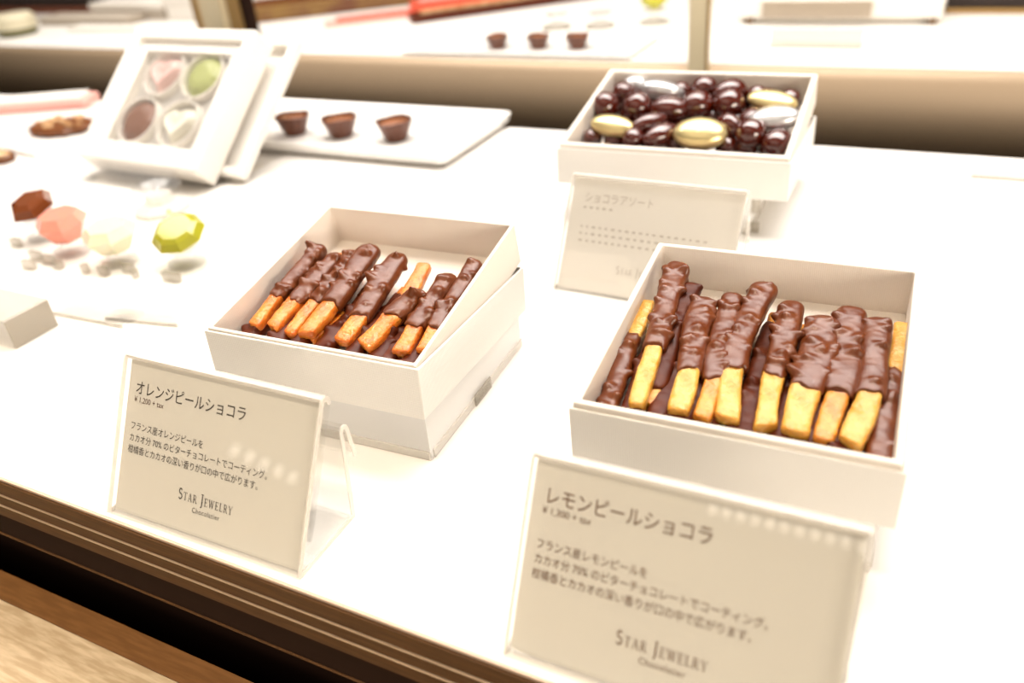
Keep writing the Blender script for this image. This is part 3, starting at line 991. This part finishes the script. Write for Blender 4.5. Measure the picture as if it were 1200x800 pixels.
GEMS = [
    ((-.5745, .3440, .0330), .0175, .018, 6, G_BROWN, 'dark amber gem bonbon at the far left', (.35, -.1, .4), .5, .35, .45),
    ((-.5265, .3310, .0320), .0180, .019, 7, G_PINK, 'rose pink gem bonbon left of the cream one', (.1, 0, .2), .72, .60, .35),
    ((-.4770, .3300, .0300), .0190, .018, 7, G_CREAM, 'cream coloured gem bonbon between pink and green ones', (.1, 0, .2), .72, .60, .35),
    ((-.4260, .3430, .0300), .0185, .018, 8, G_GREEN, 'olive green gem bonbon, rightmost of the four', (.40, .15, .0), .62, .38, .38),
]
for loc, r, h, n, m, lab, rot, tb, pv, crn in GEMS:
    gem((loc[0] - .009, loc[1], loc[2] - .008), r, h, n, m, lab, rot, tb, pv, crn)
clear_stand(-.5745, .3440, .0215, .013, 'clear stand under the dark amber gem', [(-.012, -.020, .008)])
clear_stand(-.5265, .3310, .0205, .014, 'clear stand under the rose pink gem', [(-.022, -.019, .009), (-.006, -.021, .010), (-.014, -.031, .010), (.010, -.024, .006)])
clear_stand(-.4770, .3300, .0190, .014, 'clear stand under the cream gem', [(.004, -.021, .006), (-.012, -.022, .004), (.016, -.012, .008)])
clear_stand(-.4260, .3430, .0190, .014, 'clear stand under the olive green gem', [(.004, -.026, .012), (-.020, -.030, .003)])

# empty clear holder behind the gems
t = thing('empty_clear_holder', 'empty clear acrylic holder with a tiny gold bead, below the tilted box', 'stand', (-.5310, .4120, 0.0002))
obj('base', lathe_bm([(.022, 0), (.022, .004), (.012, .008), (.010, .014)], 10), ACR_EDGE, t)
obj('dish', lathe_bm([(.010, .014), (.019, .019), (.0185, .0205), (.009, .0160)], 14, cap=False), ACR, t)
obj('bead', ball_mesh(1, .0022, .0022, .0022, GOLD), None, t).location = (.0215, -.012, .0065)

# thick bar of acrylic at the left
t = thing('acrylic_bar', 'thick clear acrylic bar cut off by the left edge', 'block', (-.4500, .2230, 0.0002), 0.0)
obj('bar', box_bm(-.22, 0, 0, .0290, 0, .0178, .0005), ACR, t)
obj('end_face', box_bm(-.0004, .0006, .0003, .0287, .0002, .0176, .0002), clear_mat('shaded_acrylic_end', (.7, .67, .62), .6, (.50, .45, .38), .1), t)  # shade on the bar's end face put into its tint
obj('top_face', box_bm(-.22, -.0006, .0003, .0287, .0176, .0182, .0002), clear_mat('milky_acrylic', (.9, .88, .85), .5, (.72, .68, .62), .1), t)
for k, (x, y, w, lab) in enumerate(((-.4660, .2600, .060, 'thin clear label plate lying in front, nearer the acrylic bar'), (-.4250, .2660, .052, 'thin clear label plate lying below the green gem'))):
    t = thing('label_plate', lab, 'label', (x, y, 0.0002), .04 + .12 * k, 'thin clear label plates lying on the counter')
    obj('plate', box_bm(0, w, 0, .017, 0, .0020, .0003), ACR, t)
    obj('plate_edge', box_bm(0, w, -.0004, .0002, 0, .0020), ACR_GREY, t)
    bm = bmesh.new()
    for r_ in range(2):
        x_ = .004
        while x_ < w - .010:
            vs = [bm.verts.new(v) for v in ((x_, .006 + r_ * .004, 0), (x_ + .002, .006 + r_ * .004, 0), (x_ + .002, .0068 + r_ * .004, 0), (x_, .0068 + r_ * .004, 0))]
            bm.faces.new(vs)
            x_ += .003
    o = obj('faint_print', bm, INK_PALE, t, loc=(0, 0, .0022))
    o['kind'] = 'stuff'

# ------------------------------------------------------------------ far left: pink sheet, florentine, small biscuit
t = thing('white_slab', 'low white slab under the florentine biscuit at the left edge', 'tray', (-.90, .545, 0.0002), -.12)
obj('slab', box_bm(-.16, .130, -.050, .085, 0, .005, .001), WHITEPLASTIC, t)
t = thing('wrapped_bar', 'pale pink wrapped bar at the far left edge behind the biscuit', 'bar', (-.93, .6100, .0002), .42)
obj('wrapper', box_bm(-.14, .060, -.018, .018, .0052, .016, .004, 3), PINKP, t)
obj('wrapper_top', box_bm(-.13, .050, -.014, .016, .0155, .019, .0015, 3), BOARD, t)


def florentine(loc, rx, ry, h, label, seed):
    t = thing('florentine_biscuit', label, 'biscuit', loc, .2, 'nut biscuits at the left edge')
    n = 26
    bm = lathe_bm([(.86, 0), (.98, h * .35), (1, h * .55), (.93, h), (.5, h * 1.1), (0, h * 1.05)], n, rx, ry)
    for v in bm.verts:
        a = math.atan2(v.co.y / ry, v.co.x / rx)
        f = 1 + .05 * math.sin(a * 11)
        v.co.x *= f
        v.co.y *= f
        v.co.z += .0007 * noise.noise(v.co * 300) if v.co.z > h * .6 else 0
    obj('base', bm, NUTDARK, t)
    rg = random.Random(seed)
    for k in range(18):
        a, q_ = rg.uniform(0, 6.28), math.sqrt(rg.random()) * .82
        obj('almond_flake', box_bm(-.0045, .0045, -.0030, .0030, 0, .0022, .0009), NUTM, t, loc=(rx * q_ * math.cos(a), ry * q_ * math.sin(a), h * 1.0 + rg.uniform(-.0003, .0008)), rot=(rg.uniform(-.2, .2), rg.uniform(-.2, .2), rg.uniform(0, 3)))


florentine((-.817, .546, .0055), .036, .026, .0075, 'round nutty florentine biscuit beside the tilted white box', 2)
t2 = thing('florentine_biscuit', 'small brown biscuit cut off at the left edge', 'biscuit', (-.8150, .4650, .0002), .1, 'nut biscuits at the left edge')
obj('base', lathe_bm([(.9, 0), (1, .004), (.95, .007), (0, .008)], 20, .0225, .014), NUTDARK, t2, smooth=True)
obj('topping', lathe_bm([(.9, .0068), (.6, .0088), (0, .0092)], 20, .0225, .014), NUTM, t2, smooth=True)

# ------------------------------------------------------------------ solid copies of the items reflected in the mirror
GBK = 'blurred things on the mirrored counter copy'


def bar(name, label, cat, A, B, width, h, m, z=0.0002, parts=None, group=None):
    A, B = Vector(A), Vector(B)
    d = B - A
    t = thing(name, label, cat, (A.x, A.y, z), math.atan2(d.y, d.x), group)
    obj('wrapper', box_bm(0, d.length, -width / 2, width / 2, 0, h, min(h, width) * .2), m, t)
    if parts:
        obj(parts[0], box_bm(d.length * .04, d.length * .96, -width * .3, width * .3, h, h + parts[2], parts[2] * .3), parts[1], t)
    return t


bar('wrapped_bar', 'salmon pink wrapped bar on the mirrored counter copy, nearest the front', 'bar', (-.885, 1.085), (-.52, 1.36), .040, .006, PINKP, parts=('ribbon', RED, .004), group='wrapped bars on the mirrored counter copy')
bar('wrapped_bar', 'bright red long wrapped bar on the mirrored counter copy', 'bar', (-.800, 1.205), (-.50, 1.430), .040, .014, RED, parts=('ribbon', PINKP, .002), group='wrapped bars on the mirrored counter copy')
bar('chocolate_slab', 'dark brown chocolate slab in front of the red bar', 'chocolate', (-.745, 1.118), (-.46, 1.385), .036, .012, CHOC_DARK, parts=('topping', NUTM, .0015))
bar('chocolate_slab', 'brown chocolate slab row behind the pink bar', 'chocolate', (-1.10, 1.14), (-.70, 1.44), .120, .022, mat('mixed_brown_bar', (.14, .045, .015), .5, color2=(.24, .13, .03), cscale=20), parts=('topping', NUTDARK, .0015))
# left white boards and jar
for k, (x, y, w, d, h, z, m, lab) in enumerate((
        (-1.425, 1.03, .40, .030, .006, .0002, BOARD, 'low white board nearest the front at the left of the mirrored counter copy'),
        (-1.56, 1.075, .23, .05, .014, .0002, GREYBOARD, 'long low grey box at the left of the mirrored counter copy'),
        (-1.475, 1.130, .190, .05, .030, .0002, BOARD, 'white upright box between the grey box and the post'),
        (-1.27, 1.125, .155, .06, .044, .0002, BOARD, 'taller white box beside the brown post'))):
    t = thing('white_box' if m is BOARD else 'grey_box', lab, 'box', (x, y, z), 0, 'plain boxes at the left of the mirrored counter copy')
    obj('body', box_bm(0, w, 0, d, 0, h * .62, .001), m if k != 2 else GREYBOARD, t)
    obj('lid', box_bm(-.002, w + .002, -.002, d + .002, h * .62, h, .001), BOARD if k != 1 else GREYBOARD, t)
t = thing('small_jar', 'small squat jar with a dark green base at the far left of the mirrored counter copy', 'jar', (-1.520, 1.000, .0002))
obj('jar_base', lathe_bm([(.030, 0), (.034, .006), (.034, .012)], 20), mat('olive_glaze', (.14, .13, .04), .4), t, smooth=False)
obj('jar_lid', lathe_bm([(.036, .012), (.036, .030), (.030, .036)], 20), mat('cream_glaze', (.72, .66, .48), .4), t, smooth=False)
t = thing('dark_shop_block', 'dark block standing in for the mirrored dark shop at the top left', 'cabinet', (-2.6, 1.20, .0002))  # added dark block for the dim shop side reflected in the mirror
obj('dark_body', box_bm(0, 1.16, 0, .25, 0, .30, .002), DARKWALL, t)
obj('plinth_strip', box_bm(0, 1.17, -.012, 0, 0, .012, .001), mat('red_brown_strip', (.16, .045, .018), .5), t)
# right: clear block display with white box
t = thing('white_box', 'blurred white box on clear blocks at the top right of the mirrored counter copy', 'box', (-.245, 1.118, .0002))
obj('body', box_bm(.0, .235, .0, .10, .0080, .060, .002), BOARD, t)
obj('grey_window', box_bm(.030, .158, -.0025, .0005, .0085, .0300, .0005), mat('taupe_window', (.44, .37, .29), .5), t)
obj('window_sill', box_bm(.026, .162, -.012, .0, .0290, .0330, .0008), BOARD, t)
for fx in (.010, .222):
    obj('foot', box_bm(fx, fx + .008, .002, .010, 0, .008), mat('dark_foot', (.18, .11, .06), .5), t)
obj('body_base', box_bm(.0, .235, .014, .098, .0002, .008, .0005), BOARD, t)
t = thing('sign_holder', 'small clear sign plate lying before the blurred white box', 'sign', (-.180, .9900, .0002), 0)
obj('front_sheet', sheet_x([(0, .0006), (.006, .020)], .0012, 0, .098), clear_mat('hazy_acrylic', (.93, .91, .88), .35, (.70, .66, .60), .1), t)
obj('foot', box_bm(0, .098, 0.001, .03, 0, .0012), ACR, t)
t = thing('dark_mirror_block', 'dark brown block copying a dark mirrored shape at the top right edge', 'cabinet', (-.008, 1.185, .0002))  # added dark block for a dark shape reflected in the mirror
obj('dark_body', box_bm(0, .9, .004, .2, 0.006, .16, .002), DARKWALL, t)
obj('plinth_strip', box_bm(0, .9, 0, .2, 0, .006, .001), TANPOST, t)
# green gem and clear holders on the mirrored counter copy
gem((-.3560, 1.1180, .0310), .0190, .018, 8, G_GREEN, 'small blurred green gem bonbon on the mirrored counter copy', (.2, 0, 0), .62, .38, .38, 'blurred gem bonbon on the mirrored counter copy')
for k, (x, y, lab) in enumerate(((-.485, 1.085, 'left one of the blurred clear holders behind the back tray'), (-.425, 1.095, 'right one of the blurred clear holders behind the back tray'), (-.356, 1.118, 'clear holder under the blurred green gem'))):
    t = thing('clear_stand', lab, 'stand', (x, y, .0002), 0, 'blurred clear holders on the mirrored counter copy')
    obj('cup', lathe_bm([(.020, 0), (.020, .004), (.008, .008), (.008, .014), (.018, .0190)], 12), ACR, t)
    obj('rim', lathe_bm([(.0205, 0.0), (.0205, .0035), (.0195, .0035), (.0195, 0)], 12, cap=False), ACR_GREY if k < 2 else ACR_EDGE, t)

# thin glass plate lying at the right back of the near counter
t = thing('glass_plate', 'thin glass plate lying at the back right corner of the counter', 'plate', (.030, .6180, .0002))
obj('plate', box_bm(0, .20, 0, .020, 0, .0020, .0004), ACR, t)
obj('plate_edge', box_bm(0, .20, -.0006, .0001, 0, .0020), ACR_GREY, t)

# ------------------------------------------------------------------ lamp strip inside the case top, small shop ceiling lamps
t = thing('lamp_strip', 'row of small lamps under the case top, above the frame', 'lamp', (-.45, .50, .56))
obj('housing', box_bm(-.60, .60, -.012, .012, .004, .016, .001), BOARD, t)
for k in range(25):
    obj('lamp', ball_mesh(0, .006, .006, .005, LAMP2) if k == 0 else lampme, None, t, loc=(-.57 + k * .0475, 0, 0))
    if k == 0:
        lampme = bpy.data.objects['lamp'].data
for k in range(11):
    d = Vector((-.1432 + k * .0177, -.952, .287)).normalized() * 3.0
    o = obj('ceiling_lamp', ball_mesh(0, .013, .013, .024, LAMP) if k == 0 else clm, loc=Vector((0, .17, .05)) + d)
    clm = o.data
    tag(o, 'small hanging shop lamp in front of the counter, out of view', 'lamp', 'row of small shop lamps in front of the counter')
for k in range(5):
    a_ = k / 4
    d = Vector((-.6393 + .063 * a_, -.7525 - .05 * a_, .1582 - .003 * a_)).normalized() * 3.0
    o = obj('ceiling_lamp', clm, loc=Vector((-.205, .164, .032)) + d)
    tag(o, 'small hanging shop lamp at the left, out of view', 'lamp', 'row of small shop lamps at the left')
